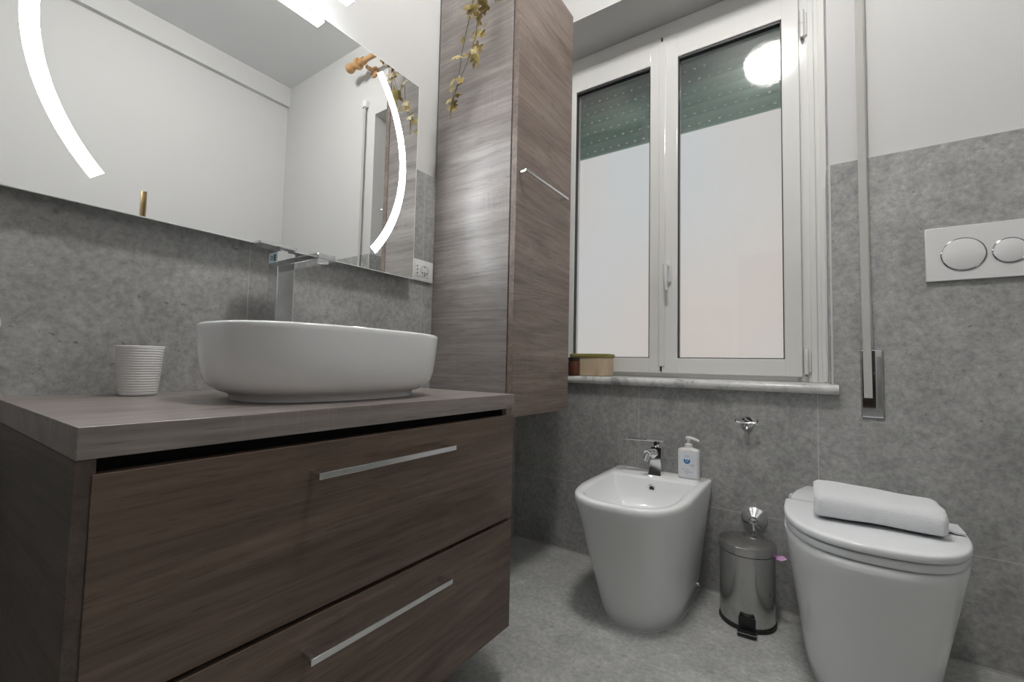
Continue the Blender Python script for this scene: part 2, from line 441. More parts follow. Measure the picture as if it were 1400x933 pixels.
for z0, z1 in ((2.13, 2.245), (.795, .895)):
    bm = bmesh.new()
    lathe(bm, [(.004, z0), (.0075, z0 + .003), (.0075, (z0 + z1) / 2 - .001), (.006, (z0 + z1) / 2), (.0075, (z0 + z1) / 2 + .001), (.0075, z1 - .003), (.004, z1)], (-.022, YS + .004, 0), 'Z', 16)
    box(bm, -.022, -.006, YS + .010, YS + .018, z0 + .01, z1 - .01, .002)
    obj('hinge', bm, m_pvc, win)
    obj('hinge_cap', bx(-.027, -.017, YS - .0045, YS + .010, z0 - .006, z0 + .002, .001), simple('grey_pin', (.2, .2, .2), .5), win)
# marble sill with a rounded nose
bm = bmesh.new()
prof = [(2.10, .767), (1.775, .767)] + [(1.775 - .016 * math.sin(a), .751 + .016 * math.cos(a)) for a in [PI * k / 10 for k in range(1, 10)]] + [(1.775, .735), (2.10, .735)]
loft(bm, [[Vector((x, y, z)) for y, z in prof] for x in (LW + .001, .0665)])
obj('sill', bm, m_marble, win)
# white cable channel in the corner of the reveal
bm = bmesh.new()
tube(bm, [(.035, 1.93, .772), (.039, 1.915, .774), (.041, 1.91, .80), (.0412, 1.91, 1.30), (.0412, 1.91, 1.47)], .0035, 8)
struct('trim_7', bm, m_plastic, 40)

# roller shutter, half lowered outside the glass
shut = thing('roller_shutter', 'dark green slatted roller shutter half lowered behind the window glass', 'shutter', (-.55, 2.16, 1.948))
pitch = .0545; hole = .047
for k in range(9):
    z0 = 1.948 + k * pitch
    bm = bmesh.new()
    # slat as strips between small slots near its lower edge
    zs0, zs1 = z0 + .003, z0 + pitch - .001
    zh0, zh1 = (z0 + .060 - .003, z0 + .060 + .003)
    hz = z0 + .012
    prof = []
    def yb(z): return 2.150 - .004 * math.sin(PI * (z - z0) / pitch)
    def strip(xa, xb, za, zb):
        q = [bm.verts.new((xa, yb(za), za)), bm.verts.new((xb, yb(za), za)), bm.verts.new((xb, yb(zb), zb)), bm.verts.new((xa, yb(zb), zb))]
        r = [bm.verts.new((v.co.x, v.co.y + .008, v.co.z)) for v in q]
        bm.faces.new(q); bm.faces.new(r[::-1])
        for i in range(4): bm.faces.new((q[i], r[i], r[(i + 1) % 4], q[(i + 1) % 4]))
    x0, x1 = -1.12, .04
    strip(x0, x1, z0, hz - .003); strip(x0, x1, hz + .003, z0 + pitch * .6); strip(x0, x1, z0 + pitch * .6, z0 + pitch - .0005)
    off = (k % 2) * hole / 2
    xs = [x0] + [x for i in range(26) for x in (-1.09 + off + i * hole * .93, -1.09 + off + i * hole * .93 + .011)]
    xs = [x for x in xs if x < x1] + [x1]
    for i in range(0, len(xs) - 1, 2): strip(xs[i], xs[i + 1], hz - .003, hz + .003)
    bmesh.ops.recalc_face_normals(bm, faces=bm.faces)
    obj('slat', bm, m_green, shut, smooth=20)
obj('bottom_rail', bx(-1.12, .04, 2.143, 2.163, 1.936, 1.9478, .003), m_green, shut)

# ================================================================== vanity
van = thing('vanity_cabinet', 'wall-hung brown oak vanity cabinet with two drawers under the washbasin', 'cabinet', (-.92, .55, .143))
VX = -.65
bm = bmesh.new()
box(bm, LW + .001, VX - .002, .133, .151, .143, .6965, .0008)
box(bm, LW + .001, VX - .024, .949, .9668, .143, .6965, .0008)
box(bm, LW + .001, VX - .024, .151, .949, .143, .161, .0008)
obj('body', bm, m_wood_shaded, van, smooth=20)
bm = bmesh.new()
box(bm, LW + .02, VX - .06, .1515, .9485, .1615, .69)
obj('inner_shade', bm, m_dark, van, smooth=0)  # dark block painting the shaded inside of the carcass
for z0, z1, hz in ((.4185, .6795, .634), (.1435, .4105, .362)):
    d = obj('drawer', bx(VX - .021, VX, .1475 if z0 > .3 else .1435, .9668, z0, z1, .0012), m_wood_dim, van, smooth=20)
    bm = bmesh.new()
    box(bm, VX + .024, VX + .032, .398, .709, hz - .005, hz + .005, .0008)
    box(bm, VX - .001, VX + .025, .402, .411, hz - .0045, hz + .0045, .0006)
    box(bm, VX - .001, VX + .025, .696, .705, hz - .0045, hz + .0045, .0006)
    obj('handle', bm, m_nickel, d, smooth=20)
ct = obj('countertop', bx(LW + .0005, VX + .0005, .133, .968, .697, .7326, .001), m_wood_sheen, base=(-.92, .55, .697), smooth=20)
tag(ct, 'thick brown oak worktop on the vanity cabinet, carrying the oval basin', 'worktop')

# washbasin
bas = thing('washbasin', 'white oval ceramic vessel basin standing on the oak worktop', 'basin', (-.86, .57, .7328))
CX, CY, BA, BB, ZR = -.86, .57, .240, .170, .873
bm = bmesh.new()
def bring(da, z, n=2.7): return sellipse(CX, CY, BB - da, BA - da, z, n)
rings = [bring(.058, .7328), bring(.054, .7335), bring(.053, .742), bring(.050, .7455), bring(.038, .7495), bring(.024, .758), bring(.013, .771),
         bring(.008, .787), bring(.004, .82), bring(.0005, .862), bring(0, .869), bring(.001, .872), bring(.0035, .8735), bring(.007, .873),
         bring(.009, .870), bring(.012, .85), bring(.018, .80), bring(.03, .772), bring(.06, .757), bring(.10, .752), bring(.15, .751)]
loft(bm, rings)
obj('bowl', bm, m_ceramic, bas, smooth=50)
bm = bmesh.new(); lathe(bm, [(.0, .752), (.026, .752), (.028, .755), (.024, .758), (.0, .759)], (CX, CY, 0), 'Z', 28)
obj('drain', bm, m_chrome, bas)

# tall mixer tap behind the basin
tap = thing('mixer_tap', 'tall square chrome mixer tap behind the oval basin', 'tap', (-1.098, .578, .7328))
bm = bmesh.new()
box(bm, -1.120, -1.076, .556, .600, .7328, 1.075, .002)
box(bm, -1.128, -1.068, .548, .608, .7328, .738, .001)
obj('body', bm, m_chrome, tap, smooth=20)
bm = bmesh.new(); box(bm, -1.078, -.905, .556, .600, 1.036, 1.050, .002)
sp = obj('spout', bm, m_chrome, tap, smooth=20)
bm = bmesh.new(); lathe(bm, [(.0, 1.031), (.012, 1.031), (.013, 1.037), (0, 1.037)], (-.922, .578, 0), 'Z', 24)
obj('aerator', bm, m_plastic, sp)
bm = bmesh.new(); box(bm, -1.125, -1.075, .512, .602, 1.084, 1.092, .0015); box(bm, -1.108, -1.088, .568, .588, 1.074, 1.085, .001)
obj('lever', bm, m_chrome, tap, smooth=20)
st = obj('sticker', bx(-1.117, -1.079, .5552, .556, 1.048, 1.073), simple('sticker_paper', (.70, .86, .92), .4), tap, smooth=0, label='pale blue sticker with a ring and a dark block')
bm = bmesh.new()
def ring_y(bm, cx, cz, r0, r1, y, a0=0, a1=2 * PI, n=28, th=.0003, sign=-1):
    rs = []
    for i in range(n + 1):
        a = a0 + (a1 - a0) * i / n
        c, s = math.cos(a), math.sin(a)
        rs.append([Vector((cx + r0 * c, y, cz + r0 * s)), Vector((cx + r1 * c, y, cz + r1 * s)), Vector((cx + r1 * c, y + sign * th, cz + r1 * s)), Vector((cx + r0 * c, y + sign * th, cz + r0 * s))])
    b2 = bmesh.new(); loft(b2, rs); merge(bm, b2)
ring_y(bm, -1.1035, .0 + 1.0605, .0035, .0055, .5552)
for i, (a, b, c, d) in enumerate(((-1.094, -1.083, 1.064, 1.067), (-1.094, -1.083, 1.058, 1.061), (-1.094, -1.083, 1.052, 1.0545), (-1.094, -1.0915, 1.052, 1.067), (-1.0895, -1.087, 1.052, 1.067))):
    box(bm, a, b, .5549, .5552, c, d)
obj('print', bm, simple('sticker_ink', (.03, .08, .13), .5), st, smooth=0)

# ridged tumbler
cup = bmesh.new()
c0 = (-1.105, .310, .7328)
pr = [(0, 0), (.026, 0), (.029, .002)]
for i in range(19):
    t = i / 18
    r = .030 + .0075 * t ** .8
    z = .004 + t * .088
    pr += [(r, z), (r + .0009, z + .0017), (r, z + .0034)]
pr += [(.0385, .0965), (.0378, .098), (.0355, .0975), (.034, .09), (.029, .01), (0, .008)]
lathe(cup, pr, c0, 'Z', 48)
o = obj('tumbler', cup, simple('matt_white_ceramic', (.90, .90, .90), .4), base=c0, smooth=60)
tag(o, 'small ridged white tumbler on the worktop left of the basin', 'tumbler')

# ================================================================== mirror with light arcs
mir = thing('mirror', 'large rectangular illuminated mirror with two curved light strips above the basin', 'mirror', (LW, .56, 1.448))
MY0, MY1, MZ0, MZ1 = .06, 1.062, 1.1015, 1.791
obj('mirror_box', bx(LW + .0005, MX - .0052, MY0 + .03, MY1 - .03, MZ0 + .03, MZ1 - .03), m_plastic, mir, smooth=0)
gl = obj('mirror_glass', bx(MX - .005, MX, MY0, MY1, MZ0, MZ1), m_mirror, mir, smooth=0)
bm = bmesh.new(); e = .0016
for a, b, c, d in ((MY0 - e, MY0, MZ0 - e, MZ1 + e), (MY1, MY1 + e, MZ0 - e, MZ1 + e), (MY0, MY1, MZ0 - e, MZ0), (MY0, MY1, MZ1, MZ1 + e)):
    box(bm, MX - .005, MX + .0002, a, b, c, d)
obj('polished_edge', bm, m_mirror_edge, mir, smooth=0)
def arc(cy, cz, r0, r1, a0, a1):
    bm = bmesh.new(); rs = []
    for i in range(49):
        a = a0 + (a1 - a0) * i / 48; c, s = math.cos(a), math.sin(a)
        rs.append([Vector((MX + .0001, cy + r0 * c, cz + r0 * s)), Vector((MX + .0001, cy + r1 * c, cz + r1 * s)), Vector((MX + .0006, cy + r1 * c, cz + r1 * s)), Vector((MX + .0006, cy + r0 * c, cz + r0 * s))])
    loft(bm, rs); return bm
D = math.radians
obj('light_strip', arc(.556, 1.455, .432, .457, D(-41), D(41)), m_arc, mir, smooth=0)
obj('light_strip', arc(.572, 1.447, .428, .453, D(180 - 41), D(180 + 40.5)), m_arc, mir, smooth=0)

# bar lamp above the mirror
lb = thing('mirror_lamp', 'slim chrome bar lamp clipped above the mirror', 'lamp', (-1.08, .56, 1.83))
bm = bmesh.new()
box(bm, -1.094, -1.060, .385, .728, 1.8345, 1.846, .001)
box(bm, -1.094, -1.060, .7245, .728, 1.826, 1.846, .0008)
box(bm, -1.094, -1.060, .385, .3885, 1.826, 1.846, .0008)
obj('housing', bm, m_chrome, lb, smooth=20)
obj('diffuser', bx(-1.092, -1.062, .3886, .7244, 1.825, 1.8345, .001), m_bar, lb, smooth=20)
bm = bmesh.new()
box(bm, LW + .001, -1.09, .548, .572, 1.838, 1.844, .001); box(bm, LW + .001, LW + .012, .535, .585, 1.815, 1.865, .002)
obj('bracket', bm, m_chrome, lb, smooth=20)

# socket beside the mirror
so = thing('power_socket', 'white wall socket at the lower right corner of the mirror', 'socket', (LW, 1.132, 1.145))
obj('cover_plate', bx(LW, LW + .009, 1.076, 1.188, 1.106, 1.184, .003, 3), m_plastic, so)
obj('module', bx(LW + .008, LW + .0105, 1.098, 1.166, 1.122, 1.170, .001), m_plastic, so)
bm = bmesh.new()
for z in (1.159, 1.146, 1.133): lathe(bm, [(0, 0), (.0028, 0), (.0028, .0004), (0, .0004)], (LW + .0105, 1.107, z), 'X', 12)
for y, z in ((1.133, 1.138), (1.143, 1.138), (1.153, 1.138), (1.143, 1.159), (1.143, 1.131)): lathe(bm, [(0, 0), (.0026, 0), (.0026, .0004), (0, .0004)], (LW + .0105, y, z), 'X', 12)
b2 = bmesh.new(); rs = []
for i in range(33):
    a = 2 * PI * i / 32; c, s = math.cos(a), math.sin(a)
    rs.append([Vector((LW + .0105, 1.143 + .0175 * c, 1.146 + .0175 * s)), Vector((LW + .0105, 1.143 + .0187 * c, 1.146 + .0187 * s)), Vector((LW + .0108, 1.143 + .0187 * c, 1.146 + .0187 * s)), Vector((LW + .0108, 1.143 + .0175 * c, 1.146 + .0175 * s))])
loft(b2, rs); merge(bm, b2)
obj('socket_hole', bm, simple('socket_dark', (.06, .06, .06), .5), so)

# small white knob at the very left
bm = bmesh.new()
lathe(bm, [(0, 0), (.02, 0), (.02, .004), (.012, .008), (.010, .014), (.014, .017), (.017, .022), (.0145, .028), (.006, .031), (0, .0315)], (LW, .114, .862), 'X', 32)
o = obj('towel_peg', bm, m_plastic, base=(LW, .114, .862)); tag(o, 'round white peg on the stone wall at the left picture edge', 'peg')

# ================================================================== tall cabinet
cab = thing('tall_cabinet', 'tall brown oak wall cabinet hanging between mirror and window', 'cabinet', (-1.0, 1.39, .638))
CY0, CY1, CZ0, CZ1 = 1.195, 1.592, .638, 2.268
obj('body', bx(LW + .002, -.839, CY0, CY1, CZ0, CZ1, .001), m_wood_lit, cab, smooth=20)
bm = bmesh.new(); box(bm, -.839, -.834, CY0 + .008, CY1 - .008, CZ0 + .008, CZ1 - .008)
obj('door_gap_shade', bm, m_dark, cab, smooth=0)  # dark sheet painting the shaded gap behind the door
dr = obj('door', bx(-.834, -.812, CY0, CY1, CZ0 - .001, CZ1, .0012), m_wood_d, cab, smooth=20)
bm = bmesh.new(); hz = 1.458
box(bm, -.786, -.779, 1.203, 1.512, hz - .004, hz + .004, .0008)
box(bm, -.813, -.785, 1.208, 1.216, hz - .004, hz + .004, .0006)
box(bm, -.813, -.785, 1.499, 1.507, hz - .004, hz + .004, .0006)
obj('handle', bm, m_nickel, dr, smooth=20)

# dried leaf garland hanging down the cabinet side
gar = thing('leaf_garland', 'dried yellow-brown leaf garland hanging down the side of the tall cabinet', 'garland', (-1.0, 1.17, 2.27))
rnd = random.Random(5)
strands = [[(-.99, 1.25, 2.2705), (-.975, 1.20, 2.272), (-.955, 1.165, 2.255), (-.945, 1.128, 2.14), (-.935, 1.120, 2.00), (-.943, 1.120, 1.93), (-.976, 1.12, 1.853), (-1.01, 1.12, 1.805), (-1.038, 1.12, 1.757), (-1.053, 1.12, 1.69)],
           [(-1.01, 1.25, 2.2705), (-.995, 1.20, 2.272), (-.98, 1.165, 2.25), (-.967, 1.125, 2.05), (-.986, 1.12, 1.968), (-1.007, 1.12, 1.882), (-1.014, 1.12, 1.796), (-1.045, 1.12, 1.72), (-1.047, 1.12, 1.67)],
           [(-.97, 1.25, 2.2705), (-.94, 1.20, 2.272), (-.90, 1.165, 2.262), (-.86, 1.12, 2.22), (-.832, 1.12, 2.15), (-.838, 1.12, 2.10), (-.86, 1.12, 2.06)]]
bm = bmesh.new()
for s in strands: tube(bm, s, .0011, 6)
obj('stem', bm, m_stem, gar, smooth=60)
bm = bmesh.new()
def leaf(bm, p, size, rot):
    pts = []
    N = 40
    for i in range(N):
        a = 2 * PI * i / N
        lob = .62 + .38 * abs(math.cos(2.5 * (a - PI / 2))) ** 1.4 + .06 * math.cos(15 * a)
        if abs(a - 1.5 * PI) < .35: lob *= .45
        pts.append((math.cos(a) * lob * size, math.sin(a) * lob * size))
    curl = rnd.uniform(5, 14) * (1 if rnd.random() < .7 else -1); tw = rnd.uniform(-9, 9)
    def z_(x, y): return curl * (x * x * .9 + y * y * .45) + tw * x * y
    c = bm.verts.new(rot @ Vector((0, 0, z_(0, 0))) + p)
    inner = [bm.verts.new(rot @ Vector((x * .55, y * .55, z_(x * .55, y * .55))) + p) for x, y in pts]
    outer = [bm.verts.new(rot @ Vector((x, y, z_(x, y))) + p) for x, y in pts]
    for i in range(N):
        j = (i + 1) % N
        bm.faces.new((c, inner[i], inner[j])); bm.faces.new((inner[i], outer[i], outer[j], inner[j]))
spots = [(-.985, 2.13, .026), (-.96, 2.09, .024), (-.998, 2.075, .027), (-.972, 2.04, .022), (-.965, 2.01, .024), (-.99, 2.00, .022), (-.975, 1.965, .022), (-.962, 1.985, .018),
         (-1.062, 1.925, .022), (-.975, 1.915, .016), (-.99, 1.905, .030), (-1.03, 1.93, .020), (-.975, 1.93, .022), (-1.078, 1.835, .017), (-1.055, 1.825, .019), (-1.04, 1.83, .016), (-1.078, 1.805, .018), (-1.10, 1.78, .018), (-1.092, 1.755, .019), (-1.108, 1.765, .016), (-1.118, 1.722, .012),
         (-.87, 2.15, .026), (-.885, 2.12, .022), (-.86, 2.19, .022), (-.90, 2.10, .018), (-.91, 2.235, .024), (-.94, 2.25, .026), (-.99, 2.22, .026), (-1.0, 2.18, .026), (-.975, 2.11, .024), (-.955, 2.05, .02), (-.985, 2.05, .022), (-.975, 1.99, .018), (-.98, 1.945, .018), (-1.0, 1.915, .02), (-1.06, 1.84, .015), (-1.085, 1.815, .015), (-1.09, 1.775, .014), (-.98, 2.15, .026), (-.965, 2.17, .024), (-1.015, 2.09, .02), (-1.052, 2.0, .013)]
for x, z, s in spots:
    x *= .957; z = .81 + (z - .81) * .957; s *= .98
    rot = (Matrix.Rotation(rnd.uniform(-.7, .7), 3, 'Z') @ Matrix.Rotation(PI / 2 + rnd.uniform(-.75, .75), 3, 'X') @ Matrix.Rotation(rnd.uniform(0, 2 * PI), 3, 'Z'))
    leaf(bm, Vector((x, 1.118 + rnd.uniform(-.014, .016), z)), s * 1.05, rot)
obj('leaves', bm, m_leaf, gar, smooth=40)

# ================================================================== curtain rod, strap, fittings on the back wall
rod = thing('curtain_rod', 'light wooden curtain rod above the window, seen in the mirror', 'curtain rod', (-.4, 1.70, 2.735))
m_pine = wood('pine', 0, (.40, .22, .09), (.62, .38, .18), .4, 1.0)
bm = bmesh.new(); lathe(bm, [(0, -1.15), (.016, -1.15), (.016, .16), (0, .16)], (0, 1.70, 2.735), 'X', 24)
obj('pole', bm, m_pine, rod)
bm = bmesh.new()
pr = [(0, .098), (.020, .098), (.033, .104), (.036, .115), (.033, .127), (.022, .133), (.020, .14), (.022, .146), (.022, .154), (.018, .158), (.016, .164), (.024, .168)]
pr += [(.031 * math.sin(a), .197 - .031 * math.cos(a)) for a in [PI * k / 14 for k in range(4, 15)]]
lathe(bm, pr, (0, 1.70, 2.735), 'X', 28)
obj('finial', bm, m_pine, rod)
bm = bmesh.new()
lathe(bm, [(0, 0), (.035, 0), (.035, -.012), (.030, -.017), (.014, -.021), (.012, -.07), (0, -.07)], (.065, PY, 2.715), 'Y', 28)
lathe(bm, [(.0165, -.012), (.023, -.012), (.023, .012), (.0165, .012)], (.065, 1.70, 2.735), 'X', 28)
obj('bracket', bm, m_pine, rod)

sp = thing('shutter_strap', 'grey webbing shutter strap running down into a chrome wall plate', 'strap', (.14, BW, .668))
bm = bmesh.new()
pts = [(.1375, 2.50), (.1370, 2.2), (.1365, 1.6), (.1385, 1.1), (.1410, .729)]
th = .0025
rs = [[Vector((x - .0105, BW - .012, z)), Vector((x + .0105, BW - .012, z)), Vector((x + .0105, BW - .012 + th, z)), Vector((x - .0105, BW - .012 + th, z))] for x, z in pts]
loft(bm, rs); obj('strap', bm, m_cord, sp, smooth=0)
bm = bmesh.new()
rs = [[Vector((x + .0112, BW - .007, z)), Vector((x + .0145, BW - .007, z)), Vector((x + .0145, BW - .004, z)), Vector((x + .0112, BW - .004, z))] for x, z in pts[:4] + [(.141, .89)]]
loft(bm, rs); obj('return_strap', bm, m_cord, sp, smooth=0)
bm = bmesh.new(); box(bm, .1235, .1795, BW - .007, BW, .668, .8815, .0045, 4)
pl = obj('wall_plate', bm, m_chrome, sp, smooth=12)
obj('slot', bx(.127, .155, BW - .0135, BW - .005, .7225, .7295, .001), m_black, sp, smooth=0)
bm = bmesh.new(); box(bm, .118, .158, BW - .02, PY, 2.49, 2.54, .004, 3); obj('top_guide', bm, m_plastic, sp)

fl = thing('flush_plate', 'white dual flush plate with two chrome-ringed buttons above the toilet', 'flush plate', (.405, BW, 1.163))
obj('plate', bx(.282, .528, BW - .011, BW, 1.084, 1.243, .002), m_plastic, fl, smooth=20)
for cx, r in ((.3625, .0475), (.456, .035)):
    bm = bmesh.new(); lathe(bm, [(0, 0), (r - .002, 0), (r - .002, -.003), (r - .004, -.004), (0, -.0035)], (cx, BW - .0105, 1.1585), 'Y', 56)
    b = obj('button', bm, m_plastic, fl)
    bm = bmesh.new(); lathe(bm, [(r - .002, -.0002), (r - .002, -.003), (r - .001, -.004), (r + .0007, -.003), (r + .001, -.0002)], (cx, BW - .0105, 1.1585), 'Y', 56)
    obj('ring', bm, m_ring, b)

hk = thing('wall_hook', 'small chrome double hook on the stone wall under the window sill', 'hook', (-.197, BW, .622))
bm = bmesh.new(); lathe(bm, [(0, 0), (.021, 0), (.021, -.006), (.018, -.009), (.009, -.010), (.008, -.032), (0, -.032)], (-.197, BW, .624), 'Y', 28)
obj('base', bm, m_chrome, hk)
bm = bmesh.new(); tube(bm, [(-.231, BW - .030, .628), (-.225, BW - .034, .624), (-.197, BW - .036, .622), (-.169, BW - .034, .624), (-.163, BW - .030, .628)], .0042, 12)
box(bm, -.233, -.228, BW - .036, BW - .026, .620, .638, .001); box(bm, -.166, -.161, BW - .036, BW - .026, .620, .638, .001)
obj('crossbar', bm, m_chrome, hk)
bm = bmesh.new(); tube(bm, [(-.197, BW - .022, .622), (-.196, BW - .028, .608), (-.195, BW - .036, .600)], [.006, .0055, .005], 12)
obj('peg', bm, m_chrome, hk)

# ================================================================== bidet and toilet
def dshape(cx, hw, yf, yb, z, n=2.5, N=96, frac=.55):
    """D outline: straight sides to the back, rounded front; same vertex order for every ring"""
    ym = yf + (yb - yf) * frac
    pts = []
    nb, q = N // 6, N - N // 6
    # front half superellipse from right to left
    K = N // 2
    for i in range(K + 1):
        a = -PI * i / K
        pts.append(Vector((cx + hw * spow(math.cos(a), 2 / n), ym + (ym - yf) * spow(math.sin(a), 2 / n), z)))
    r = min(.012, hw * .2)
    S = N // 8
    for i in range(1, S + 1): pts.append(Vector((cx - hw, ym + (yb - r - ym) * i / S, z)))
    for i in range(1, 5):
        a = PI - (PI / 2) * i / 4
        pts.append(Vector((cx - hw + r + r * math.cos(a), yb - r + r * math.sin(a), z)))
    B = N // 8
    for i in range(1, B): pts.append(Vector((cx - hw + r + (2 * hw - 2 * r) * i / B, yb, z)))
    for i in range(0, 5):
        a = PI / 2 - (PI / 2) * i / 4
        pts.append(Vector((cx + hw - r + r * math.cos(a), yb - r + r * math.sin(a), z)))
    for i in range(1, S): pts.append(Vector((cx + hw, yb - r + (ym - yb + r) * i / S, z)))
    return pts
def lerp(a, b, t): return a + (b - a) * t
def bodyrings(cx, hw0, hw1, yf0, yf1, yb, z1, n0=2.2, n1=2.7):
    rs = [dshape(cx, hw0 - .004, yf0 + .004, yb, 0, n0), dshape(cx, hw0, yf0, yb, .004, n0)]
    for k in range(1, 9):
        t = k / 8; e = t ** 1.05
        rs.append(dshape(cx, lerp(hw0, hw1, e), lerp(yf0, yf1, e), yb, .004 + (z1 - .024) * t, lerp(n0, n1, t)))
    return rs
YB = BW - .001
bid = thing('bidet', 'white floor-standing ceramic bidet below the window', 'bidet', (-.49, 1.53, 0))
BX = -.494; ZB = .405
rs = bodyrings(BX, .134, .1805, 1.378, 1.252, YB, ZB, 2.25, 3.1)
rs += [dshape(BX, .1805, 1.252, YB, ZB - .010, 3.1), dshape(BX, .1795, 1.253, YB - .001, ZB - .004, 3.1), dshape(BX, .176, 1.257, YB - .004, ZB, 3.1)]
def inner(ins, yf, yb, z, n=2.6): return dshape(BX, ins, yf, yb, z, n, frac=.52)
rs += [inner(.152, 1.277, 1.662, ZB, 3.0), inner(.148, 1.282, 1.658, ZB - .002, 3.0), inner(.144, 1.287, 1.655, ZB - .008, 3.0), inner(.136, 1.30, 1.649, ZB - .04, 2.8), inner(.115, 1.33, 1.640, ZB - .09, 2.5), inner(.075, 1.39, 1.60, ZB - .125, 2.3), inner(.02, 1.46, 1.52, ZB - .135, 2.2)]
bm = bmesh.new(); loft(bm, rs); obj('bowl', bm, m_ceramic, bid, smooth=50)
bm = bmesh.new()
b2 = bmesh.new(); lathe(b2, [(.0085, .0015), (.010, .001), (.0145, .001), (.0145, -.0015), (.0125, -.003), (.0085, -.0005)], (0, 0, 0), 'Y', 28)
merge(bm, b2, Matrix.Translation((BX + .0, 1.6495, ZB - .036)) @ Matrix.Rotation(.16, 4, 'X'))
ov = obj('overflow_ring', bm, m_chrome, bid)
bm = bmesh.new(); b2 = bmesh.new(); lathe(b2, [(0, -.0015), (.0088, -.0015), (.0088, 0.001), (0, .001)], (0, 0, 0), 'Y', 20)
merge(bm, b2, Matrix.Translation((BX + .0, 1.6495, ZB - .036)) @ Matrix.Rotation(.16, 4, 'X'))
obj('overflow_hole', bm, simple('rust_dark', (.05, .02, .018), .6), ov)
def fix_cap(parent, x, y, z):
    bm = bmesh.new(); lathe(bm, [(0, .012), (.005, .011), (.0075, .008), (.0085, 0), (0, 0)], (x, y, z), 'X', 18)
    return obj('fixing_cap', bm, m_chrome, parent)
fix_cap(bid, BX + .1375, 1.735, .035)
bm = bmesh.new()
loft(bm, [dshape(BX, .137, 1.374, YB, .0, 2.25), dshape(BX, .1365, 1.3745, YB, .003, 2.25)])
obj('sealant', bm, simple('sealant', (.6, .62, .62), .4), bid)

# bidet mixer
bt = thing('bidet_tap', 'small chrome mixer tap on the back deck of the bidet', 'tap', (-.492, 1.722, ZB))
bm = bmesh.new()
c, ty = -.496, 1.722
rs = []
for z, x0, x1, y0, y1 in ((ZB + .0005, -.027, .020, -.022, .022), (ZB + .006, -.026, .0195, -.021, .021), (ZB + .05, -.0205, .0195, -.019, .019), (ZB + .104, -.0185, .0195, -.018, .018)):
    rs.append([Vector((c + a, ty + b, z)) for a, b in ((x0, y0), (x1, y0), (x1, y1), (x0, y1))])
loft(bm, rs); bmesh.ops.bevel(bm, geom=bm.edges[:], offset=.0015, segments=2, affect='EDGES')
obj('body', bm, m_chrome, bt, smooth=25)
bm = bmesh.new(); tube(bm, [(c - .004, ty - .01, ZB + .082), (c - .016, ty - .045, ZB + .088), (c - .020, ty - .058, ZB + .084)], [.015, .0135, .013], 16)
sp_ = obj('spout', bm, m_chrome, bt, smooth=50)
bm = bmesh.new(); tube(bm, [(c - .020, ty - .054, ZB + .082), (c - .025, ty - .066, ZB + .060)], [.0105, .0095], 16)
obj('aerator', bm, m_chrome, sp_)
bm = bmesh.new(); box(bm, -.010, .010, -.010, .010, .104, .126, .001)
b2 = bmesh.new(); box(b2, -.125, .022, -.019, .019, -.0035, .0035, .0012)
merge(bm, b2, Matrix.Translation((0, 0, .130)) @ Matrix.Rotation(.30, 4, 'Z'))
bmesh.ops.translate(bm, verts=bm.verts, vec=(c, ty, ZB))
obj('lever', bm, m_chrome, bt, smooth=25)

# soap bottle
sb_ = thing('soap_dispenser', 'white pump bottle with a blue ring logo on the bidet rim', 'soap bottle', (-.384, 1.744, ZB))
sx, sy = -.3845, 1.742
bm = bmesh.new()
def sr_(hw, hd, z, n=4): return sellipse(sx, sy, hw, hd, z, n, 64)
loft(bm, [sr_(.034, .018, ZB + .0005), sr_(.0365, .020, ZB + .003), sr_(.0375, .021, ZB + .03), sr_(.0378, .021, ZB + .095), sr_(.0375, .0205, ZB + .1025), sr_(.035, .019, ZB + .107), sr_(.024, .016, ZB + .1105, 2.6), sr_(.0145, .0145, ZB + .1125, 2), sr_(.0145, .0145, ZB + .114, 2)])
obj('bottle', bm, m_plastic, sb_, smooth=45)
bm = bmesh.new()
lathe(bm, [(.0135, ZB + .1135), (.0135, ZB + .124), (.012, ZB + .126), (.0062, ZB + .1275), (.0062, ZB + .141), (.0105, ZB + .1415), (.0112, ZB + .149), (.009, ZB + .1525), (0, ZB + .153)], (sx - .002, sy, 0), 'Z', 24)
tube(bm, [(sx, sy, ZB + .1475), (sx + .014, sy - .006, ZB + .1465), (sx + .032, sy - .012, ZB + .1425), (sx + .036, sy - .013, ZB + .1385)], [.0065, .0055, .0045, .0035], 12)
obj('pump', bm, m_plastic, sb_)
yl = sy - .0212
lab = obj('label', bx(sx - .032, sx + .032, yl - .0003, yl + .0004, ZB + .008, ZB + .094), simple('label_film', (.74, .76, .80), .35), sb_, smooth=0)
bm = bmesh.new()
ring_y(bm, sx - .003, ZB + .067, .0058, .0115, yl - .0003, D(150), D(390), 40)
lathe(bm, [(0, -.0003), (.003, -.0003), (.003, 0), (0, 0)], (sx - .003, yl - .0003, ZB + .067), 'Y', 16)
obj('logo', bm, simple('logo_blue', (.01, .13, .36), .4), lab, smooth=0)
bm = bmesh.new()
ring_y(bm, sx - .003, ZB + .067, .0032, .0056, yl - .0003, 0, 2 * PI, 32, th=.0002)
for a, b in ((-.012, .006),): box(bm, sx + a, sx + b, yl - .0006, yl - .0003, ZB + .082, ZB + .0845)
obj('logo_tint', bm, simple('logo_pale', (.30, .55, .75), .4), lab, smooth=0)
bm = bmesh.new()
for x0, x1, z in ((-.022, -.008, .034), (-.004, .004, .034), (.010, .022, .048), (-.012, .018, .026), (.006, .024, .0525), (-.01, .002, .020)):
    box(bm, sx + x0, sx + x1, yl - .0005, yl - .0003, ZB + z, ZB + z + .0018)
obj('small_print', bm, simple('print_grey', (.36, .40, .52), .5), lab, smooth=0)

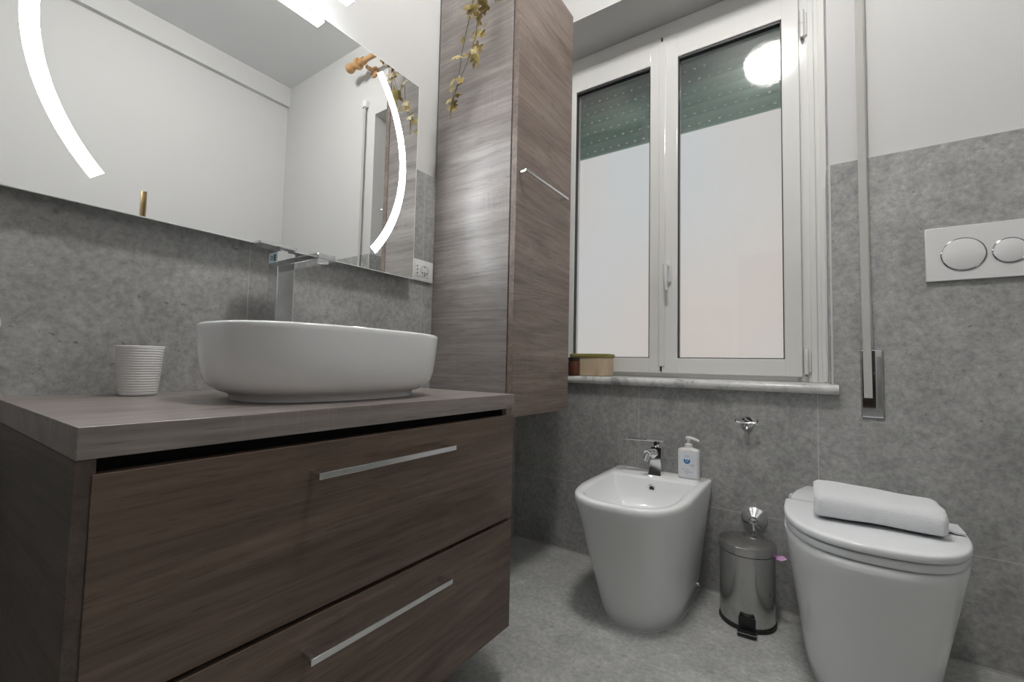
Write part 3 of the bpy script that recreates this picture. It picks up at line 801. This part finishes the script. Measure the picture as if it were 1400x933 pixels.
# toilet
toi = thing('toilet', 'white floor-standing ceramic toilet with closed lid at the right', 'toilet', (.105, 1.5, 0))
TX = .108; ZT = .400
rs = bodyrings(TX, .136, .1815, 1.355, 1.226, YB, ZT, 2.15, 2.6)
rs += [dshape(TX, .1815, 1.226, YB, ZT - .010, 2.6), dshape(TX, .180, 1.2275, YB - .001, ZT - .003, 2.6), dshape(TX, .1755, 1.232, YB - .004, ZT, 2.6), dshape(TX, .10, 1.33, 1.66, ZT, 2.3)]
bm = bmesh.new(); loft(bm, rs); obj('bowl', bm, m_ceramic, toi, smooth=50)
def slab(hw, yf, yb, z0, z1, r=.004, n=2.55, dome=0):
    bm = bmesh.new()
    R = lambda i, z: dshape(TX, hw - i, yf + i, yb - i * .6, z, n, frac=.84)
    rs = [R(r, z0), R(r * .3, z0 + r * .3), R(0, z0 + r), R(0, z1 - r), R(r * .3, z1 - r * .3), R(r, z1), R(r * 4, z1 + dome * .5), R(.09, z1 + dome)]
    loft(bm, rs); return bm
st_ = obj('seat', slab(.177, 1.226, 1.535, ZT + .003, ZT + .021), m_seat, toi, smooth=50)
ld = obj('lid', slab(.180, 1.220, 1.528, ZT + .0245, ZT + .043, .005, dome=.001), m_seat, toi, smooth=50)
bm = bmesh.new()
def hb(i, z): return [Vector((TX + a, y, z)) for a, y in ((-.168 + i, 1.5325), (.168 - i, 1.5325), (.172 - i, 1.56), (.160 - i, 1.65), (.135 - i, 1.735 - i), (-.135 + i, 1.735 - i), (-.160 + i, 1.65), (-.172 + i, 1.56))]
loft(bm, [hb(0, ZT + .001), hb(0, ZT + .034), hb(.002, ZT + .039), hb(.006, ZT + .042)])
obj('hinge_block', bm, m_seat, toi)
fix_cap(toi, TX - .131, 1.72, .04).rotation_euler = (0, 0, 0)
bm = bmesh.new(); lathe(bm, [(0, -.013), (.006, -.012), (.0085, -.008), (.009, 0), (0, 0)], (TX - .1335, 1.66, .06), 'X', 18)
obj('fixing_cap', bm, m_chrome, toi)

# folded towel on the lid
tw = thing('folded_towel', 'folded white terry towel lying on the closed toilet lid', 'towel', (.12, 1.45, ZT + .0455))
ZL = ZT + .0455
bm = bmesh.new()
NX, NR = 60, 64
rs = []
for i in range(NX + 1):
    t = i / NX
    x = lerp(-.004, .240, t)
    w = .088 + .004 * math.sin(5 * t + 1); h = .0325 - .001 * t + .0006 * math.sin(5 * t)
    yc = 1.435 - .004 * t + .003 * math.sin(4 * t)
    ed = min(t, 1 - t) * NX
    k = 1 if ed > 3 else (.86 + .14 * math.sin(ed / 3 * PI / 2))
    ring = []
    for j in range(NR):
        a = 2 * PI * j / NR
        yy = spow(math.cos(a), 2 / 3.6) * w * k; zz = spow(math.sin(a), 2 / 2.9) * h * k
        zz += .006 * (1 - t) * max(0, math.sin(a)) * (.5 + .5 * math.cos(a))
        v = Vector((x, yc + yy, 0))
        nz = noise.noise(Vector((x * 14, v.y * 20, zz * 30))) * .0022
        zz = max(-h, zz + nz); v.z = ZL + .0005 + h + zz
        v.x += noise.noise(Vector((j * .3, 3.1, i * .02))) * .002
        # soft crease of the fold along the front
        ring.append(v)
    rs.append(ring)
loft(bm, rs)
obj('folds', bm, m_towel, tw, smooth=70)
bm = bmesh.new()
rs = []
for i in range(13):
    t = i / 12
    x = lerp(.215, .279, t); z = ZL + .022 - .0215 * min(1, t * 1.3) ** .8
    rs.append([Vector((x, 1.415 + .01 * t, z)), Vector((x, 1.50, z)), Vector((x + .002, 1.50, z + .004)), Vector((x + .002, 1.415 + .01 * t, z + .004))])
loft(bm, rs); obj('hem', bm, m_towel, tw, smooth=50)

# pedal bin
bn = thing('pedal_bin', 'small round stainless steel pedal bin between bidet and toilet', 'bin', (-.187, 1.662, 0))
BC = (-.187, 1.662, 0); RB = .0815
bm = bmesh.new(); lathe(bm, [(0, .006), (RB - .003, .006), (RB - .001, .010), (RB - .001, .2235), (0, .2235)], BC, 'Z', 64)
body = obj('body', bm, m_brushed, bn)
bm = bmesh.new(); lathe(bm, [(0, 0), (RB, 0), (RB + .002, .003), (RB + .001, .012), (RB - .002, .013), (0, .013)], BC, 'Z', 64)
obj('base_ring', bm, m_black, bn)
bm = bmesh.new(); lathe(bm, [(0, .20), (RB - .004, .20), (RB - .004, .2268), (0, .2268)], BC, 'Z', 64)
obj('lid_gap_shade', bm, m_black, bn)  # black ring painting the dark gap line under the lid
bm = bmesh.new(); lathe(bm, [(RB - .003, .2268), (RB + .002, .2268), (RB + .003, .229), (RB + .003, .250), (RB + .0015, .2525), (RB * .9, .2555), (RB * .6, .261), (RB * .3, .2645), (0, .2655)], BC, 'Z', 64)
obj('lid', bm, m_brushed, bn, smooth=28)
bm = bmesh.new()
b2 = bmesh.new()
box(b2, -.027, .027, -.118, -.082, .004, .012, .003); box(b2, -.024, .024, -.090, -.080, .004, .048, .003)
merge(bm, b2, Matrix.Translation(BC) @ Matrix.Rotation(.10, 4, 'Z'))
pd = obj('pedal', bm, m_black, bn)
bm = bmesh.new(); b2 = bmesh.new(); box(b2, -.027, .027, -.1185, -.114, .0125, .0145, .0008)
merge(bm, b2, Matrix.Translation(BC) @ Matrix.Rotation(.10, 4, 'Z'))
obj('pedal_edge', bm, m_nickel, pd)
bm = bmesh.new()
b2 = bmesh.new()
q = [Vector((0, 0, 0)), Vector((.022, .004, .006)), Vector((.034, -.002, .001)), Vector((.020, -.008, -.005)), Vector((.0, -.006, -.004))]
loft(b2, [q, [p + Vector((0, .0015, .0015)) for p in q]])
merge(bm, b2, Matrix.Translation((BC[0] + RB - .004, BC[1] - .01, .222)))
obj('bag_corner', bm, simple('pink_bag', (.45, .17, .42), .4), bn, smooth=30, label='pink corner of the bin liner')

# stop valve with round rosette
vv = thing('stop_valve', 'chrome stop valve with a round rosette on the wall behind the bin', 'valve', (-.178, BW, .288))
VC = (-.178, BW, .288)
bm = bmesh.new(); lathe(bm, [(0, 0), (.041, 0), (.041, -.003), (.034, -.010), (.020, -.020), (.014, -.026), (.014, -.03), (0, -.03)], VC, 'Y', 40)
obj('rosette', bm, m_chrome, vv)
bm = bmesh.new(); lathe(bm, [(0, -.028), (.011, -.028), (.011, -.036), (.009, -.039), (0, -.0395)], VC, 'Y', 24)
obj('knob', bm, m_chrome, vv)
bm = bmesh.new(); tube(bm, [(-.178, BW - .03, .284), (-.176, BW - .031, .262), (-.170, BW - .026, .24)], .006, 12)
obj('spindle', bm, m_chrome, vv)

# ---------------------------------------------------------------- things on the window sill
bk = thing('storage_basket', 'beige cloth basket with an olive rim on the window sill', 'basket', (-.83, 1.87, .767))
m_cloth = simple('beige_cloth', (.60, .48, .33), .9, bump=.5, bscale=160)
bm = bmesh.new()
def brect(hx, hy, z, n=5): return sellipse(-.835, 1.875, hx, hy, z, n, 72)
loft(bm, [brect(.080, .052, .7675), brect(.086, .056, .770), brect(.090, .059, .80), brect(.091, .06, .84), brect(.091, .06, .850), brect(.084, .053, .850), brect(.083, .052, .785), brect(.05, .03, .78)])
for v in bm.verts:
    k = noise.noise(v.co * 28) * .004; v.co.x += k; v.co.y += k * .8
obj('body', bm, m_cloth, bk, smooth=50)
bm = bmesh.new()
loft(bm, [brect(.091, .06, .8495), brect(.0945, .0635, .851), brect(.095, .064, .862), brect(.091, .060, .866), brect(.084, .053, .866), brect(.083, .052, .853)], False, False)
obj('rim', bm, simple('olive_trim', (.24, .21, .06), .6), bk, smooth=50)
jr = thing('brown_jar', 'small dark brown jar beside the beige basket on the sill', 'jar', (-.865, 1.795, .767))
bm = bmesh.new(); lathe(bm, [(0, .7675), (.024, .7675), (.0265, .770), (.0265, .827), (.024, .832), (0, .832)], (-.883, 1.788, 0), 'Z', 32)
obj('body', bm, simple('amber', (.10, .035, .018), .15), jr)
bm = bmesh.new(); lathe(bm, [(0, .832), (.0255, .832), (.026, .834), (.026, .846), (.0245, .848), (0, .848)], (-.883, 1.788, 0), 'Z', 32)
obj('lid', bm, simple('dark_cap', (.03, .02, .018), .4), jr)

# ================================================================== ceiling lamp and far wall detail (seen in reflections)
cl = thing('ceiling_lamp', 'round opal glass dome lamp on the ceiling, reflected in the window', 'lamp', (-.205, .70, CEIL))
bm = bmesh.new(); lathe(bm, [(0, CEIL), (.165, CEIL), (.168, CEIL - .01), (.165, CEIL - .022), (0, CEIL - .022)], (-.215, .70, 0), 'Z', 48)
obj('ceiling_plate', bm, m_plastic, cl)
bm = bmesh.new()
lathe(bm, [(.160, CEIL - .022)] + [(.160 * math.cos(a), CEIL - .03 - .125 * math.sin(a)) for a in [PI / 2 * k / 12 for k in range(13)]], (-.215, .70, 0), 'Z', 48)
obj('lamp_shade', bm, m_dome, cl, smooth=60)
bm = bmesh.new(); box(bm, RW - .004, RW, .915, .938, 1.66, 1.84, .001); lathe(bm, [(0, 1.66), (.005, 1.66), (.005, 1.84), (0, 1.84)], (RW - .006, .940, 0), 'Z', 12)
o = obj('door_hinge', bm, simple('aged_brass', (.30, .22, .12), .35, 1), base=(RW, .926, 1.66))
tag(o, 'narrow brass hinge on the opposite white wall, seen at the mirror bottom', 'hinge')
